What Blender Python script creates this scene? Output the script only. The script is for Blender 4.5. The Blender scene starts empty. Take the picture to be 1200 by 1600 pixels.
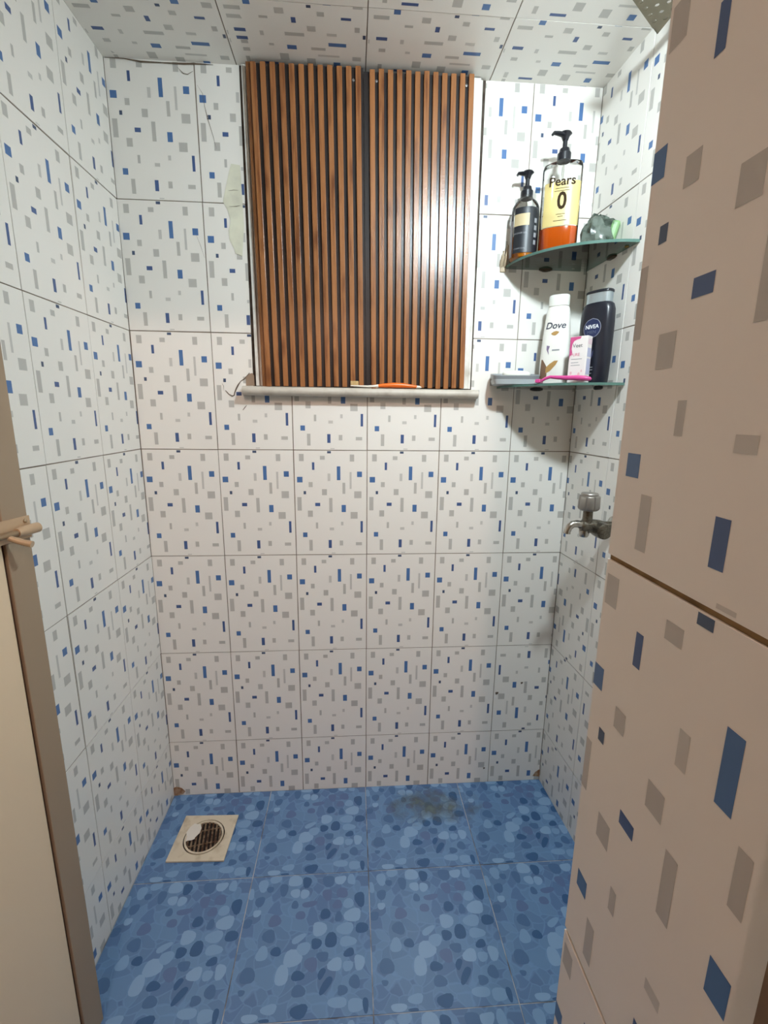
import bpy, math, random
from math import sin, cos, pi, radians
from mathutils import Vector, Matrix
random.seed(7)
SC = bpy.context.scene
COL = SC.collection

# ------------------------------------------------------------------ camera
cam = bpy.data.cameras.new('camera'); cam_o = bpy.data.objects.new('camera', cam); COL.objects.link(cam_o)
cam.sensor_fit = 'VERTICAL'; cam.sensor_height = 24.0; cam.lens = 722.17 / 1600 * 24.0
cam.clip_start = 0.01
R_ = Vector((0.99755, -0.06763, 0.01134)); F_ = Vector((0.06848, 0.97593, -0.20706)).normalized()
R_ = (R_ - F_ * R_.dot(F_)).normalized(); U_ = R_.cross(F_)
M_ = Matrix((R_, U_, -F_)).transposed().to_4x4(); M_.translation = Vector((0.5637, -1.2859, 1.1865))
cam_o.matrix_world = M_
SC.camera = cam_o

# ------------------------------------------------------------------ world, exposure
w = bpy.data.worlds.new('world'); SC.world = w; w.use_nodes = True
w.node_tree.nodes['Background'].inputs[0].default_value = (0.9, 0.85, 0.8, 1)
w.node_tree.nodes['Background'].inputs[1].default_value = 0.02
SC.view_settings.view_transform = 'Standard'; SC.view_settings.look = 'None'
SC.view_settings.gamma = 1.0; SC.view_settings.use_curve_mapping = False
SC.view_settings.exposure = 0.0
NICHE_LAMP = ((0.93, -0.84, 1.905), (0.81, 0.94, 1.0), 715.0)
HALL_BULB = ((0.45, -2.2, 2.30), (1.0, 0.70, 0.58), 880.0)

# ------------------------------------------------------------------ helpers
def s2l(c):
    return tuple((x / 12.92 if x <= 0.04045 else ((x + 0.055) / 1.055) ** 2.4) for x in c)
def rgb(r, g, b):
    return s2l((r / 255, g / 255, b / 255)) + (1,)

def mat(name, col, rough=0.5, metal=0.0, spec=0.5, emit=None, trans=0.0, bump=None, vary=None, coat=0.0):
    m = bpy.data.materials.new(name); m.use_nodes = True
    nt = m.node_tree; b = nt.nodes['Principled BSDF']
    b.inputs['Base Color'].default_value = col
    b.inputs['Roughness'].default_value = rough
    b.inputs['Metallic'].default_value = metal
    b.inputs['Specular IOR Level'].default_value = spec
    b.inputs['Transmission Weight'].default_value = trans
    b.inputs['Coat Weight'].default_value = coat
    if emit:
        b.inputs['Emission Color'].default_value = emit[0]; b.inputs['Emission Strength'].default_value = emit[1]
    if bump or vary:
        tc = nt.nodes.new('ShaderNodeTexCoord')
        nz = nt.nodes.new('ShaderNodeTexNoise'); nz.inputs['Scale'].default_value = (bump or vary)[0]
        nz.inputs['Detail'].default_value = 4
        nt.links.new(tc.outputs['Object'], nz.inputs['Vector'])
        if bump:
            bp = nt.nodes.new('ShaderNodeBump'); bp.inputs['Strength'].default_value = bump[1]
            bp.inputs['Distance'].default_value = bump[2]
            nt.links.new(nz.outputs['Fac'], bp.inputs['Height']); nt.links.new(bp.outputs['Normal'], b.inputs['Normal'])
        if vary:
            mx = nt.nodes.new('ShaderNodeMix'); mx.data_type = 'RGBA'
            mx.inputs['A'].default_value = col; mx.inputs['B'].default_value = vary[1]
            rp = nt.nodes.new('ShaderNodeMapRange'); rp.inputs[1].default_value = vary[2]; rp.inputs[2].default_value = vary[3]
            n2 = nt.nodes.new('ShaderNodeTexNoise'); n2.inputs['Scale'].default_value = vary[0]; n2.inputs['Detail'].default_value = 5
            nt.links.new(tc.outputs['Object'], n2.inputs['Vector'])
            nt.links.new(n2.outputs['Fac'], rp.inputs[0]); nt.links.new(rp.outputs[0], mx.inputs['Factor'])
            nt.links.new(mx.outputs['Result'], b.inputs['Base Color'])
    return m

def clear_mat(name, tint, gloss=0.1, rough=0.05, ior=1.45):
    """thin clear plastic or glass: tinted see-through with a fresnel gloss"""
    m = bpy.data.materials.new(name); m.use_nodes = True; nt = m.node_tree
    nt.nodes.clear()
    out = nt.nodes.new('ShaderNodeOutputMaterial'); t = nt.nodes.new('ShaderNodeBsdfTransparent'); t.inputs[0].default_value = tint
    g = nt.nodes.new('ShaderNodeBsdfGlossy'); g.inputs['Roughness'].default_value = rough
    fr = nt.nodes.new('ShaderNodeFresnel'); fr.inputs[0].default_value = ior
    ad = nt.nodes.new('ShaderNodeMath'); ad.operation = 'ADD'; ad.use_clamp = True; ad.inputs[1].default_value = gloss
    mx = nt.nodes.new('ShaderNodeMixShader')
    nt.links.new(fr.outputs[0], ad.inputs[0]); nt.links.new(ad.outputs[0], mx.inputs[0])
    nt.links.new(t.outputs[0], mx.inputs[1]); nt.links.new(g.outputs[0], mx.inputs[2]); nt.links.new(mx.outputs[0], out.inputs[0])
    return m

def film_mat(name, col, see, rough=0.3):
    """half see-through printed film or tinted liquid"""
    m = bpy.data.materials.new(name); m.use_nodes = True; nt = m.node_tree
    b = nt.nodes['Principled BSDF']; b.inputs['Base Color'].default_value = col; b.inputs['Roughness'].default_value = rough
    out = nt.nodes['Material Output']
    t = nt.nodes.new('ShaderNodeBsdfTransparent'); t.inputs[0].default_value = col
    mx = nt.nodes.new('ShaderNodeMixShader'); mx.inputs[0].default_value = see
    nt.links.new(b.outputs[0], mx.inputs[1]); nt.links.new(t.outputs[0], mx.inputs[2]); nt.links.new(mx.outputs[0], out.inputs[0])
    return m

def make_mesh(name, vs, fs, mats, mi=None, smooth=False, sharp=35):
    me = bpy.data.meshes.new(name); me.from_pydata([tuple(v) for v in vs], [], fs)
    for m in (mats if isinstance(mats, (list, tuple)) else [mats]): me.materials.append(m)
    if mi: me.polygons.foreach_set('material_index', mi)
    if smooth:
        me.polygons.foreach_set('use_smooth', [True] * len(me.polygons))
        me.set_sharp_from_angle(angle=radians(sharp))
    me.update()
    return me

def add(name, me, parent=None, loc=None, rot=None):
    o = bpy.data.objects.new(name, me); COL.objects.link(o)
    if parent: o.parent = parent
    if loc: o.location = loc
    if rot: o.rotation_euler = rot
    return o

def empty(name, loc=(0, 0, 0), rz=0.0):
    o = bpy.data.objects.new(name, None); COL.objects.link(o); o.location = loc; o.rotation_euler = (0, 0, rz)
    o.empty_display_size = 0.05
    return o

def tag(o, label, cat, group=None):
    o['label'] = label; o['category'] = cat
    if group: o['group'] = group
    return o

def struct(o, label=None, cat=None):
    o['kind'] = 'structure'
    if label: o['label'] = label
    if cat: o['category'] = cat
    return o

class MB:
    """collects primitives into one mesh"""
    def __init__(s): s.v = []; s.f = []; s.m = []
    def put(s, vs, fs, mi=0):
        k = len(s.v); s.v += [tuple(v) for v in vs]; s.f += [tuple(i + k for i in f) for f in fs]; s.m += [mi] * len(fs); return s
    def box(s, x0, x1, y0, y1, z0, z1, mi=0):
        v = [(x, y, z) for z in (z0, z1) for y in (y0, y1) for x in (x0, x1)]
        return s.put(v, [(0, 2, 3, 1), (4, 5, 7, 6), (0, 1, 5, 4), (2, 6, 7, 3), (0, 4, 6, 2), (1, 3, 7, 5)], mi)
    def bbox(s, x0, x1, y0, y1, z0, z1, b=0.002, mi=0):
        """box with chamfered edges"""
        import bmesh
        bm = bmesh.new()
        bmesh.ops.create_cube(bm, size=1.0)
        for v in bm.verts:
            v.co = Vector(((x0 + x1) / 2 + v.co.x * (x1 - x0), (y0 + y1) / 2 + v.co.y * (y1 - y0), (z0 + z1) / 2 + v.co.z * (z1 - z0)))
        bmesh.ops.bevel(bm, geom=bm.edges[:], offset=b, segments=2, affect='EDGES', profile=0.5)
        bm.verts.index_update()
        s.put([v.co.copy() for v in bm.verts], [[v.index for v in f.verts] for f in bm.faces], mi); bm.free(); return s
    def loft(s, prof, n=32, mi=0, ex=2.0, caps=True, M=None):
        """prof: (z, half width, half depth[, exponent])"""
        vs = []; fs = []
        for p in prof:
            z, a, b = p[:3]; e = p[3] if len(p) > 3 else ex
            for i in range(n):
                t = 2 * pi * i / n; c, q = cos(t), sin(t)
                vs.append(Vector((math.copysign(abs(c) ** (2 / e), c) * a, math.copysign(abs(q) ** (2 / e), q) * b, z)))
        for k in range(len(prof) - 1):
            for i in range(n):
                j = (i + 1) % n; fs.append((k * n + i, k * n + j, (k + 1) * n + j, (k + 1) * n + i))
        if caps:
            fs.append(tuple(range(n - 1, -1, -1))); fs.append(tuple((len(prof) - 1) * n + i for i in range(n)))
        if M: vs = [M @ v for v in vs]
        return s.put(vs, fs, mi)
    def sweep(s, pts, rad, n=12, mi=0, up=(0, 0, 1), caps=True):
        """tube through pts; rad = list of (side radius, up radius)"""
        pts = [Vector(p) for p in pts]; vs = []; fs = []
        for k, p in enumerate(pts):
            d = (pts[min(k + 1, len(pts) - 1)] - pts[max(k - 1, 0)]).normalized()
            a = d.cross(Vector(up))
            if a.length < 1e-4: a = d.cross(Vector((1, 0, 0)))
            a.normalize(); b = a.cross(d)
            r = rad[k] if isinstance(rad, list) else rad
            ra, rb = r if isinstance(r, tuple) else (r, r)
            for i in range(n):
                t = 2 * pi * i / n; vs.append(p + a * cos(t) * ra + b * sin(t) * rb)
        for k in range(len(pts) - 1):
            for i in range(n):
                j = (i + 1) % n; fs.append((k * n + i, k * n + j, (k + 1) * n + j, (k + 1) * n + i))
        if caps:
            fs.append(tuple(range(n - 1, -1, -1))); fs.append(tuple((len(pts) - 1) * n + i for i in range(n)))
        return s.put(vs, fs, mi)
    def prism(s, poly, z0, z1, mi=0, side=None):
        n = len(poly); vs = [(x, y, z0) for x, y in poly] + [(x, y, z1) for x, y in poly]
        s.put(vs, [tuple(range(n - 1, -1, -1)), tuple(range(n, 2 * n))], mi)
        return s.put(vs, [(i, (i + 1) % n, n + (i + 1) % n, n + i) for i in range(n)], mi if side is None else side)
    def build(s, name, mats, parent=None, loc=None, rot=None, smooth=False, sharp=35):
        return add(name, make_mesh(name, s.v, s.f, mats, s.m, smooth, sharp), parent, loc, rot)

# ------------------------------------------------------------------ materials
TILE = mat('glazed_white_tile', rgb(238, 235, 228), 0.30, spec=0.45, bump=(9.0, 0.08, 0.01))
BLUE = mat('print_blue', rgb(78, 116, 168), 0.35)
NAVY = mat('print_navy', rgb(70, 94, 142), 0.35)
DARK = mat('print_dark', rgb(68, 84, 112), 0.35)
GREY = mat('print_grey', rgb(190, 188, 182), 0.35)
PALE = mat('print_pale_grey', rgb(202, 200, 194), 0.35)
GROUT = mat('grout', rgb(150, 138, 124), 0.9, vary=(14.0, rgb(112, 96, 80), 0.42, 0.68))
GROUT_TAN = mat('grout_tan', rgb(150, 122, 84), 0.9, vary=(40.0, rgb(110, 86, 56), 0.4, 0.7))
GROUT_PALE = mat('grout_pale', rgb(170, 176, 184), 0.9, vary=(16.0, rgb(96, 96, 100), 0.45, 0.62))
PLASTER = mat('plaster', rgb(214, 204, 190), 0.85, vary=(3.0, rgb(196, 184, 168), 0.4, 0.6))
HALLPAINT = mat('hall_paint', rgb(158, 148, 136), 0.8, vary=(2.0, rgb(146, 137, 126), 0.4, 0.6))
PATCHMAT = mat('cement_patch', rgb(226, 225, 204), 0.8, bump=(30, 0.3, 0.004), vary=(18.0, rgb(206, 204, 186), 0.4, 0.7))
CRACK = mat('crack', rgb(106, 92, 78), 0.95)
RUST = mat('rust_stain', rgb(140, 98, 66), 0.9, vary=(60.0, rgb(176, 150, 124), 0.4, 0.6))

# =================================================================== THE SETTING
S, T = 0.2017, 0.2993                      # tile pitch
ZR = [0.0, 0.190, 0.4893, 0.7886, 1.0879, 1.3872, 1.6865, 1.976]
CEIL = 1.976
W = 1.1824                                 # width at the back
SK = 0.041                                 # the right wall flares out a little
PRINT = [(14.1,10.5,26.8,30.4,'g'),(71.1,15.7,84.0,26.2,'g'),(90.7,2.5,100.9,8.6,'k'),(152.4,11.5,164.3,30.9,'g'),
 (49.0,33.5,55.5,54.6,'n'),(116.6,44.4,126.2,83.1,'b'),(172.2,58.8,185.9,74.2,'b'),(151.7,60.2,157.1,107.9,'l'),
 (7.4,74.1,22.4,89.7,'b'),(91.2,64.5,98.5,85.5,'l'),(39.0,88.6,49.6,102.8,'g'),(24.6,114.1,31.2,123.2,'k'),
 (75.2,108.5,88.6,125.6,'g'),(131.9,90.4,139.5,121.7,'g'),(164.5,114.7,184.4,134.3,'g'),(6.8,131.2,18.4,169.8,'g'),
 (55.9,147.7,69.6,157.1,'n'),(94.6,133.7,103.6,174.7,'g'),(129.1,153.8,141.0,174.3,'b'),(35.3,169.9,48.8,187.9,'g'),
 (154.2,174.2,173.6,193.7,'g'),(56.8,204.5,62.9,222.0,'g'),(127.1,202.6,133.7,213.0,'l'),(95.3,219.6,107.2,227.4,'l'),
 (182.0,200.8,188.6,234.4,'n'),(20.3,233.6,32.5,247.3,'b'),(37.4,255.5,46.6,287.6,'g'),(91.7,256.1,100.5,279.9,'n'),
 (123.0,258.0,132.5,272.7,'g'),(169.0,263.2,186.2,272.3,'g'),(100.0,294.2,111.0,296.6,'l')]
PM = {'g': 1, 'l': 2, 'b': 3, 'n': 4, 'k': 5}
TMATS = [TILE, GREY, PALE, BLUE, NAVY, DARK]
_tiles = {}
def tile_mesh(clips, rot=0, gap=0.0024, th=0.006):
    """wall tile in its cell (local x right, z up, glazed face at y = 0), cut to the clip rectangles (metres)"""
    key = (tuple(tuple(round(c, 4) for c in q) for q in clips), rot, gap)
    if key in _tiles: return _tiles[key]
    cw, ch = (T, S) if rot == 90 else (S, T)
    rs = []
    for a, b, c, d, k in PRINT:
        a, b, c, d = a / 1000 * S / .2, b / 1000 * T / .3, c / 1000 * S / .2, d / 1000 * T / .3
        if rot == 0: r = (a, T - d, c, T - b)
        elif rot == 180: r = (S - c, b, S - a, d)
        else: r = (T - d, S - c, T - b, S - a)
        rs.append(r + (PM[k],))
    mb = MB(); g = gap / 2
    for (x0, z0, x1, z1) in clips:
        X0 = max(x0, g); X1 = min(x1, cw - g); Z0 = max(z0, g); Z1 = min(z1, ch - g)
        mb.box(X0, X1, 0, th, Z0, Z1)
        for (a, b, c, d, k) in rs:
            a, b, c, d = max(a, X0), max(b, Z0), min(c, X1), min(d, Z1)
            if c - a > 0.0006 and d - b > 0.0006:
                mb.put([(a, -.00012, b), (c, -.00012, b), (c, -.00012, d), (a, -.00012, d)], [(0, 1, 2, 3)], k)
    me = make_mesh('tile', mb.v, mb.f, TMATS, mb.m); _tiles[key] = me
    return me

def wobble():
    return (random.uniform(-.0022, .0022), random.uniform(-.0022, .0022), random.uniform(-.0022, .0022))

def lay(parent, clips, u, z, rot=0, gap=0.0024, wob=True):
    a = wobble() if wob else (0, 0, 0)
    return add('tile', tile_mesh(clips, rot, gap), parent, (u, random.uniform(-.0003, .0003), z), a)

# each wall: local x runs to the viewer's right, local -y faces the room
def wall_rows(parent, ucells, cut=None, rot180=(), gap=0.0024):
    """ucells: list of (u of the cell's left edge, clip from, clip to)"""
    for ci, (u, c0, c1) in enumerate(ucells):
        for ri in range(7):
            z0, z1 = ZR[ri], ZR[ri + 1]
            zc = z1 - T if ri == 0 else z0
            clip = (c0, z0 - zc, c1, z1 - zc)
            clips = [clip] if not cut else cut(u, zc, clip)
            if clips: lay(parent, clips, u, zc, 180 if (ci, ri) in rot180 else 0, gap)

# --- back wall
wb = MB().box(-.15, W + .12, .0018, .14, -.02, 2.5).build('wall_back', GROUT)
struct(wb, 'back wall of the niche tiled white with blue and grey dashes', 'wall')
OX0, OX1, OZ = 0.3035, 0.8885, 1.2505        # opening that the panel covers
def cut_open(u, zc, c):
    x0, z0, x1, z1 = c; out = []
    a0, a1, b = OX0 - u, OX1 - u, OZ - zc
    if z1 <= b or x1 <= a0 or x0 >= a1: return [c]
    if z0 < b: out.append((x0, z0, x1, b)); z0 = b
    if x0 < a0: out.append((x0, z0, a0, z1))
    if x1 > a1: out.append((a1, z0, x1, z1))
    return out
cells = [(i * S, 0, S) for i in range(5)] + [(5 * S, 0, W - 5 * S - .001)]
wall_rows(wb, cells, cut_open, rot180={(5, 1)})

# --- left wall (stops where the doorway begins)
wl = MB().box(-.66, 0, .0018, .14, -.02, 2.5).build('wall_left', GROUT, None, (0, 0, 0), (0, 0, pi / 2))
struct(wl, 'left wall of the niche tiled white with blue and grey dashes', 'wall')
wall_rows(wl, [(-.1907 - i * S, 0, S if i else .1897) for i in range(3)])

# --- right wall
wr = MB().box(0, 1.03, .0018, .14, -.02, 2.5).build('wall_right', GROUT, None, (W, 0, 0), (0, 0, -pi / 2 + SK))
struct(wr, 'right wall of the niche behind the glass shelves and the tap', 'wall')
wall_rows(wr, [(.1904 - S, S - .1894, S)] + [(.1904 + i * S, 0, S) for i in range(4)], rot180={(0, 2), (1, 1)})

# --- front wall with the doorway; its tiled inner reveal is the near wall at right
wf = MB().box(.7285, 1.40, -1.20, -1.013, 0, 2.5).box(-.9, -.09, -1.20, -1.05, 0, 2.5).box(-.09, .7285, -1.20, -1.013, 1.93, 2.5)
wf = wf.build('wall_front', GROUT_TAN)
struct(wf, 'near front wall at the right with its tiled doorway reveal', 'wall')
NR = [-.0985, .2017, .501, .8003, 1.0996, 1.3989, 1.6982]
for z in NR:
    add('tile', tile_mesh([(.0118, max(0, -z), S, T)], 0, .0036), wf, (.7267, -1.0013, z), (0, 0, -pi / 2))

# --- ceiling: tiles lie crosswise
ce = MB().box(-.15, 1.42, -1.013, .14, CEIL + .0018, CEIL + .12).build('ceiling', GROUT)
struct(ce, 'low tiled ceiling of the niche with crosswise tiles', 'ceiling')
for i in range(5):
    for j in range(5):
        u = .2985 + (i - 1) * T - .0
        y = -.18 - (j - 1) * S                  # near edge of this row at y - ...
        x1 = min(T, 1.22 - u)
        ylo = S - .18 if j == 0 else 0
        o = add('tile', tile_mesh([(0, 0 if j else .0, x1, S if j else .18)], 90), ce, (u, y + S if j else 0.0, CEIL), (pi / 2 + random.uniform(-.002, .002), random.uniform(-.002, .002), 0))
        # local z runs towards the viewer, so the row spans y+S .. y
        if j == 0: o.location.y = 0.0

# --- floor
FB = 0.0
def floor_material():
    m = mat('blue_pebble_print', rgb(92, 128, 172), 0.22, spec=0.5)
    nt = m.node_tree; b = nt.nodes['Principled BSDF']
    tc = nt.nodes.new('ShaderNodeTexCoord')
    nzv = nt.nodes.new('ShaderNodeTexNoise'); nzv.inputs['Scale'].default_value = 12
    mxv = nt.nodes.new('ShaderNodeMix'); mxv.data_type = 'RGBA'; mxv.blend_type = 'LINEAR_LIGHT'; mxv.inputs['Factor'].default_value = 0.035
    nt.links.new(tc.outputs['Object'], nzv.inputs['Vector']); nt.links.new(tc.outputs['Object'], mxv.inputs['A']); nt.links.new(nzv.outputs['Color'], mxv.inputs['B'])
    v = nt.nodes.new('ShaderNodeTexVoronoi'); v.inputs['Scale'].default_value = 34
    e = nt.nodes.new('ShaderNodeTexVoronoi'); e.inputs['Scale'].default_value = 34; e.feature = 'DISTANCE_TO_EDGE'
    for q in (v, e): nt.links.new(mxv.outputs['Result'], q.inputs['Vector'])
    cr = nt.nodes.new('ShaderNodeValToRGB'); cr.color_ramp.interpolation = 'CONSTANT'
    el = cr.color_ramp.elements; el[0].position = 0; el[0].color = rgb(94, 128, 170)
    el[1].position = .3; el[1].color = rgb(100, 136, 178)
    for p, c in ((.55, rgb(90, 122, 166)), (.75, rgb(104, 140, 182)), (.9, rgb(88, 118, 160))):
        k = el.new(p); k.color = c
    sp = nt.nodes.new('ShaderNodeSeparateColor'); nt.links.new(v.outputs['Color'], sp.inputs[0]); nt.links.new(sp.outputs[0], cr.inputs[0])
    mr = nt.nodes.new('ShaderNodeMapRange'); mr.inputs[1].default_value = .02; mr.inputs[2].default_value = .07; mr.inputs[3].default_value = .55; mr.inputs[4].default_value = 0
    nt.links.new(e.outputs['Distance'], mr.inputs[0])
    mx = nt.nodes.new('ShaderNodeMix'); mx.data_type = 'RGBA'; mx.inputs['B'].default_value = rgb(108, 146, 192)
    nt.links.new(mr.outputs[0], mx.inputs['Factor']); nt.links.new(cr.outputs[0], mx.inputs['A']); nt.links.new(mx.outputs['Result'], b.inputs['Base Color'])
    return m
FLOORM = floor_material()
PB_DARK = mat('pebble_dark', rgb(56, 94, 138), 0.25); PB_MID = mat('pebble_mid', rgb(76, 110, 152), 0.25)
PB_PURP = mat('pebble_violet', rgb(90, 114, 156), 0.25); PB_LITE = mat('pebble_pale', rgb(120, 156, 196), 0.25)
PB_LITE2 = mat('pebble_paler', rgb(130, 164, 202), 0.25); PB_EDGE = mat('pebble_outline', rgb(74, 112, 162), 0.25)
PEB = [(0.1264, 0.1102, 0.0217, 0.0167, 0, 5),(0.1067, 0.0792, 0.0145, 0.0191, 0, 5),(0.1489, 0.1282, 0.0152, 0.0136, 0, 4),(0.1356, 0.1491, 0.0169, 0.0077, 0.5, 4),(0.1821, 0.1671, 0.0173, 0.0147, 0, 5),(0.0569, 0.1228, 0.0137, 0.0146, 0, 4),(0.2599, 0.1939, 0.0207, 0.0154, 0, 5),(0.2425, 0.1648, 0.0202, 0.0133, 0, 4),(0.2485, 0.1372, 0.0183, 0.0114, 0, 4),(0.2207, 0.0928, 0.0162, 0.0128, 0, 5),(0.249, 0.0888, 0.0108, 0.0104, 0, 4),(0.2746, 0.0942, 0.0122, 0.0141, 0, 5),(0.1125, 0.2852, 0.0174, 0.0146, 0, 5),(0.1396, 0.2507, 0.0108, 0.0123, 0, 5),(0.1163, 0.2536, 0.0123, 0.0108, 0, 5),(0.0326, 0.2771, 0.0125, 0.0159, 0, 4),(0.0614, 0.2914, 0.0143, 0.0098, 0, 4),(0.2282, 0.2817, 0.0143, 0.0114, 0, 5),(0.2568, 0.2816, 0.0096, 0.0146, 0, 4),(0.0288, 0.2103, 0.0089, 0.0085, 0, 5),(0.0044, 0.2571, 0.0092, 0.0139, 0, 4),(0.2281, 0.025, 0.0202, 0.0092, 0, 4),(0.2659, 0.0187, 0.0163, 0.0121, 0, 4),(0.0528, 0.0091, 0.0171, 0.0068, 0, 5),(0.0893, 0.0215, 0.0161, 0.009, 0, 4),(0.2493, 0.2218, 0.0136, 0.0118, 0, 4),(0.1928, 0.1098, 0.0137, 0.0096, 0, 2),(0.2378, 0.0452, 0.0116, 0.0085, 0, 2),(0.1455, 0.0487, 0.0141, 0.0117, 0, 2),(0.2636, 0.0587, 0.0118, 0.0131, 0, 2),(0.1343, 0.1999, 0.0118, 0.0098, 0, 3),(0.1967, 0.2458, 0.0123, 0.0137, 0, 3),(0.1981, 0.2802, 0.0159, 0.0146, 0, 2),(0.2221, 0.2204, 0.0121, 0.0103, 0, 3),(0.2259, 0.1917, 0.0088, 0.0112, 0, 2),(0.1429, 0.2802, 0.0119, 0.0137, 0, 1),(0.2777, 0.2305, 0.013, 0.018, 0, 1),(0.2815, 0.1639, 0.0159, 0.0113, 0, 1),(0.1938, 0.1997, 0.0126, 0.012, 0, 1),(0.2099, 0.1421, 0.0141, 0.0159, 0, 1),(0.1767, 0.1365, 0.0126, 0.0107, 0, 1),(0.2515, 0.1142, 0.0124, 0.0085, 0.2, 1),(0.1411, 0.076, 0.0138, 0.0101, 0, 1),(0.1922, 0.0774, 0.0066, 0.0113, -0.6, 1),(0.2026, 0.0559, 0.0078, 0.0189, -0.7, 1),(0.286, 0.0175, 0.0063, 0.0131, 0, 1),(0.0863, 0.264, 0.0109, 0.0156, 0, 2),(0.0745, 0.1902, 0.016, 0.0131, 0, 3),(0.0663, 0.1578, 0.0148, 0.0143, 0, 2),(0.0872, 0.1251, 0.0117, 0.0098, 0, 1),(0.0332, 0.0825, 0.0158, 0.0158, 0, 2),(0.0309, 0.2376, 0.0114, 0.0127, 0, 2),(0.2336, 0.2482, 0.0139, 0.0131, 0, 3),(0.1541, 0.225, 0.0181, 0.0074, 0.1, 3),(0.1181, 0.2251, 0.0083, 0.0103, 0, 2),(0.1505, 0.0148, 0.0173, 0.0124, 0, 1),(0.0828, 0.0034, 0.011, 0.0034, 0, 1),(0.0089, 0.1881, 0.013, 0.0103, 0, 2),(0.1682, 0.096, 0.0148, 0.014, 0, 3),(0.0514, 0.2666, 0.0093, 0.0078, 0, 2),(0.0271, 0.0527, 0.0076, 0.0053, 0, 2)]
TH = 0.3015
_fl = {}
def floor_tile(clip):
    key = tuple(round(c, 4) for c in clip)
    if key in _fl: return _fl[key]
    mb = MB(); g = .0012
    x0, z0, x1, z1 = max(clip[0], g), max(clip[1], g), min(clip[2], TH - g), min(clip[3], TH - g)
    mb.box(x0, x1, 0, .008, z0, z1)
    rnd = random.Random(3)
    for q, (cx, cy, a, b_, ang, mi) in enumerate(PEB):
        n = 14; e = rnd.uniform(2.0, 2.6); ph = rnd.uniform(0, 6.28); kk = rnd.uniform(.06, .16)
        for grow, yy, mm in ((1.0, -.00016 - q * 1e-6, mi),):
            pts = []
            for i in range(n):
                t = 2 * pi * i / n; c, s = cos(t), sin(t)
                f = 1 + kk * cos(2 * t + ph) * .5 + kk * .7 * cos(3 * t + ph * 2)
                px = math.copysign(abs(c) ** (2 / e), c) * a * f * grow; pz = math.copysign(abs(s) ** (2 / e), s) * b_ * f * grow
                X = cx + px * cos(ang) - pz * sin(ang); Z = cy + px * sin(ang) + pz * cos(ang)
                pts.append((min(max(X, x0), x1), yy, min(max(Z, z0), z1)))
            if max(p[0] for p in pts) - min(p[0] for p in pts) < .002 or max(p[2] for p in pts) - min(p[2] for p in pts) < .002: continue
            mb.put(pts, [tuple(range(n))], mm)
    me = make_mesh('floor_tile', mb.v, mb.f, [FLOORM, PB_DARK, PB_MID, PB_PURP, PB_LITE, PB_LITE2], mb.m)
    _fl[key] = me
    return me
fl = MB().box(-.35, 1.42, -1.30, .1, -.12, -.0012).build('floor', GROUT_PALE)
struct(fl, 'floor of blue pebble-print tiles', 'floor')
for i in range(-1, 4):
    for j in range(5):
        u = .0005 + i * TH; yn = -.2835 - j * TH            # near edge of the row
        x1 = TH if i < 3 else (W + .045 - u)
        cl = (0, 0, x1, TH if j else .2825)
        if yn < -1.3: cl = (0, -1.3 - yn, x1, TH)
        if i == -1 and j < 2: continue
        add('floor_tile', floor_tile(cl), fl, (u, yn, random.uniform(-.0003, .0003)),
            (-pi / 2 + random.uniform(-.0015, .0015), 0, 0))

# --- grime on the floor by the back wall (own shape)
def grime_mat():
    m = bpy.data.materials.new('floor_grime'); m.use_nodes = True; nt = m.node_tree
    b = nt.nodes['Principled BSDF']; b.inputs['Base Color'].default_value = rgb(108, 122, 124); b.inputs['Roughness'].default_value = .6
    tc = nt.nodes.new('ShaderNodeTexCoord'); nz = nt.nodes.new('ShaderNodeTexNoise'); nz.inputs['Scale'].default_value = 22; nz.inputs['Detail'].default_value = 5
    ln_ = nt.nodes.new('ShaderNodeVectorMath'); ln_.operation = 'LENGTH'
    sc_ = nt.nodes.new('ShaderNodeMapping'); sc_.inputs['Scale'].default_value = (6.5, 12, 1)
    nt.links.new(tc.outputs['Object'], nz.inputs['Vector']); nt.links.new(tc.outputs['Object'], sc_.inputs['Vector']); nt.links.new(sc_.outputs[0], ln_.inputs[0])
    su = nt.nodes.new('ShaderNodeMath'); su.operation = 'SUBTRACT'; nt.links.new(nz.outputs['Fac'], su.inputs[0])
    hf_ = nt.nodes.new('ShaderNodeMath'); hf_.operation = 'MULTIPLY'; hf_.inputs[1].default_value = .36; nt.links.new(ln_.outputs['Value'], hf_.inputs[0]); nt.links.new(hf_.outputs[0], su.inputs[1])
    mr = nt.nodes.new('ShaderNodeMapRange'); mr.inputs[1].default_value = .16; mr.inputs[2].default_value = .6; mr.inputs[4].default_value = .8; nt.links.new(su.outputs[0], mr.inputs[0])
    t = nt.nodes.new('ShaderNodeBsdfTransparent'); mx = nt.nodes.new('ShaderNodeMixShader')
    nt.links.new(mr.outputs[0], mx.inputs[0]); nt.links.new(t.outputs[0], mx.inputs[1]); nt.links.new(b.outputs[0], mx.inputs[2]); nt.links.new(mx.outputs[0], nt.nodes['Material Output'].inputs[0])
    return m
MB().put([(.19 * cos(2 * pi * i / 24), .075 * sin(2 * pi * i / 24), 0) for i in range(24)], [tuple(range(24))]).build('stain', grime_mat(), fl, (.80, -.085, .0012))

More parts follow.
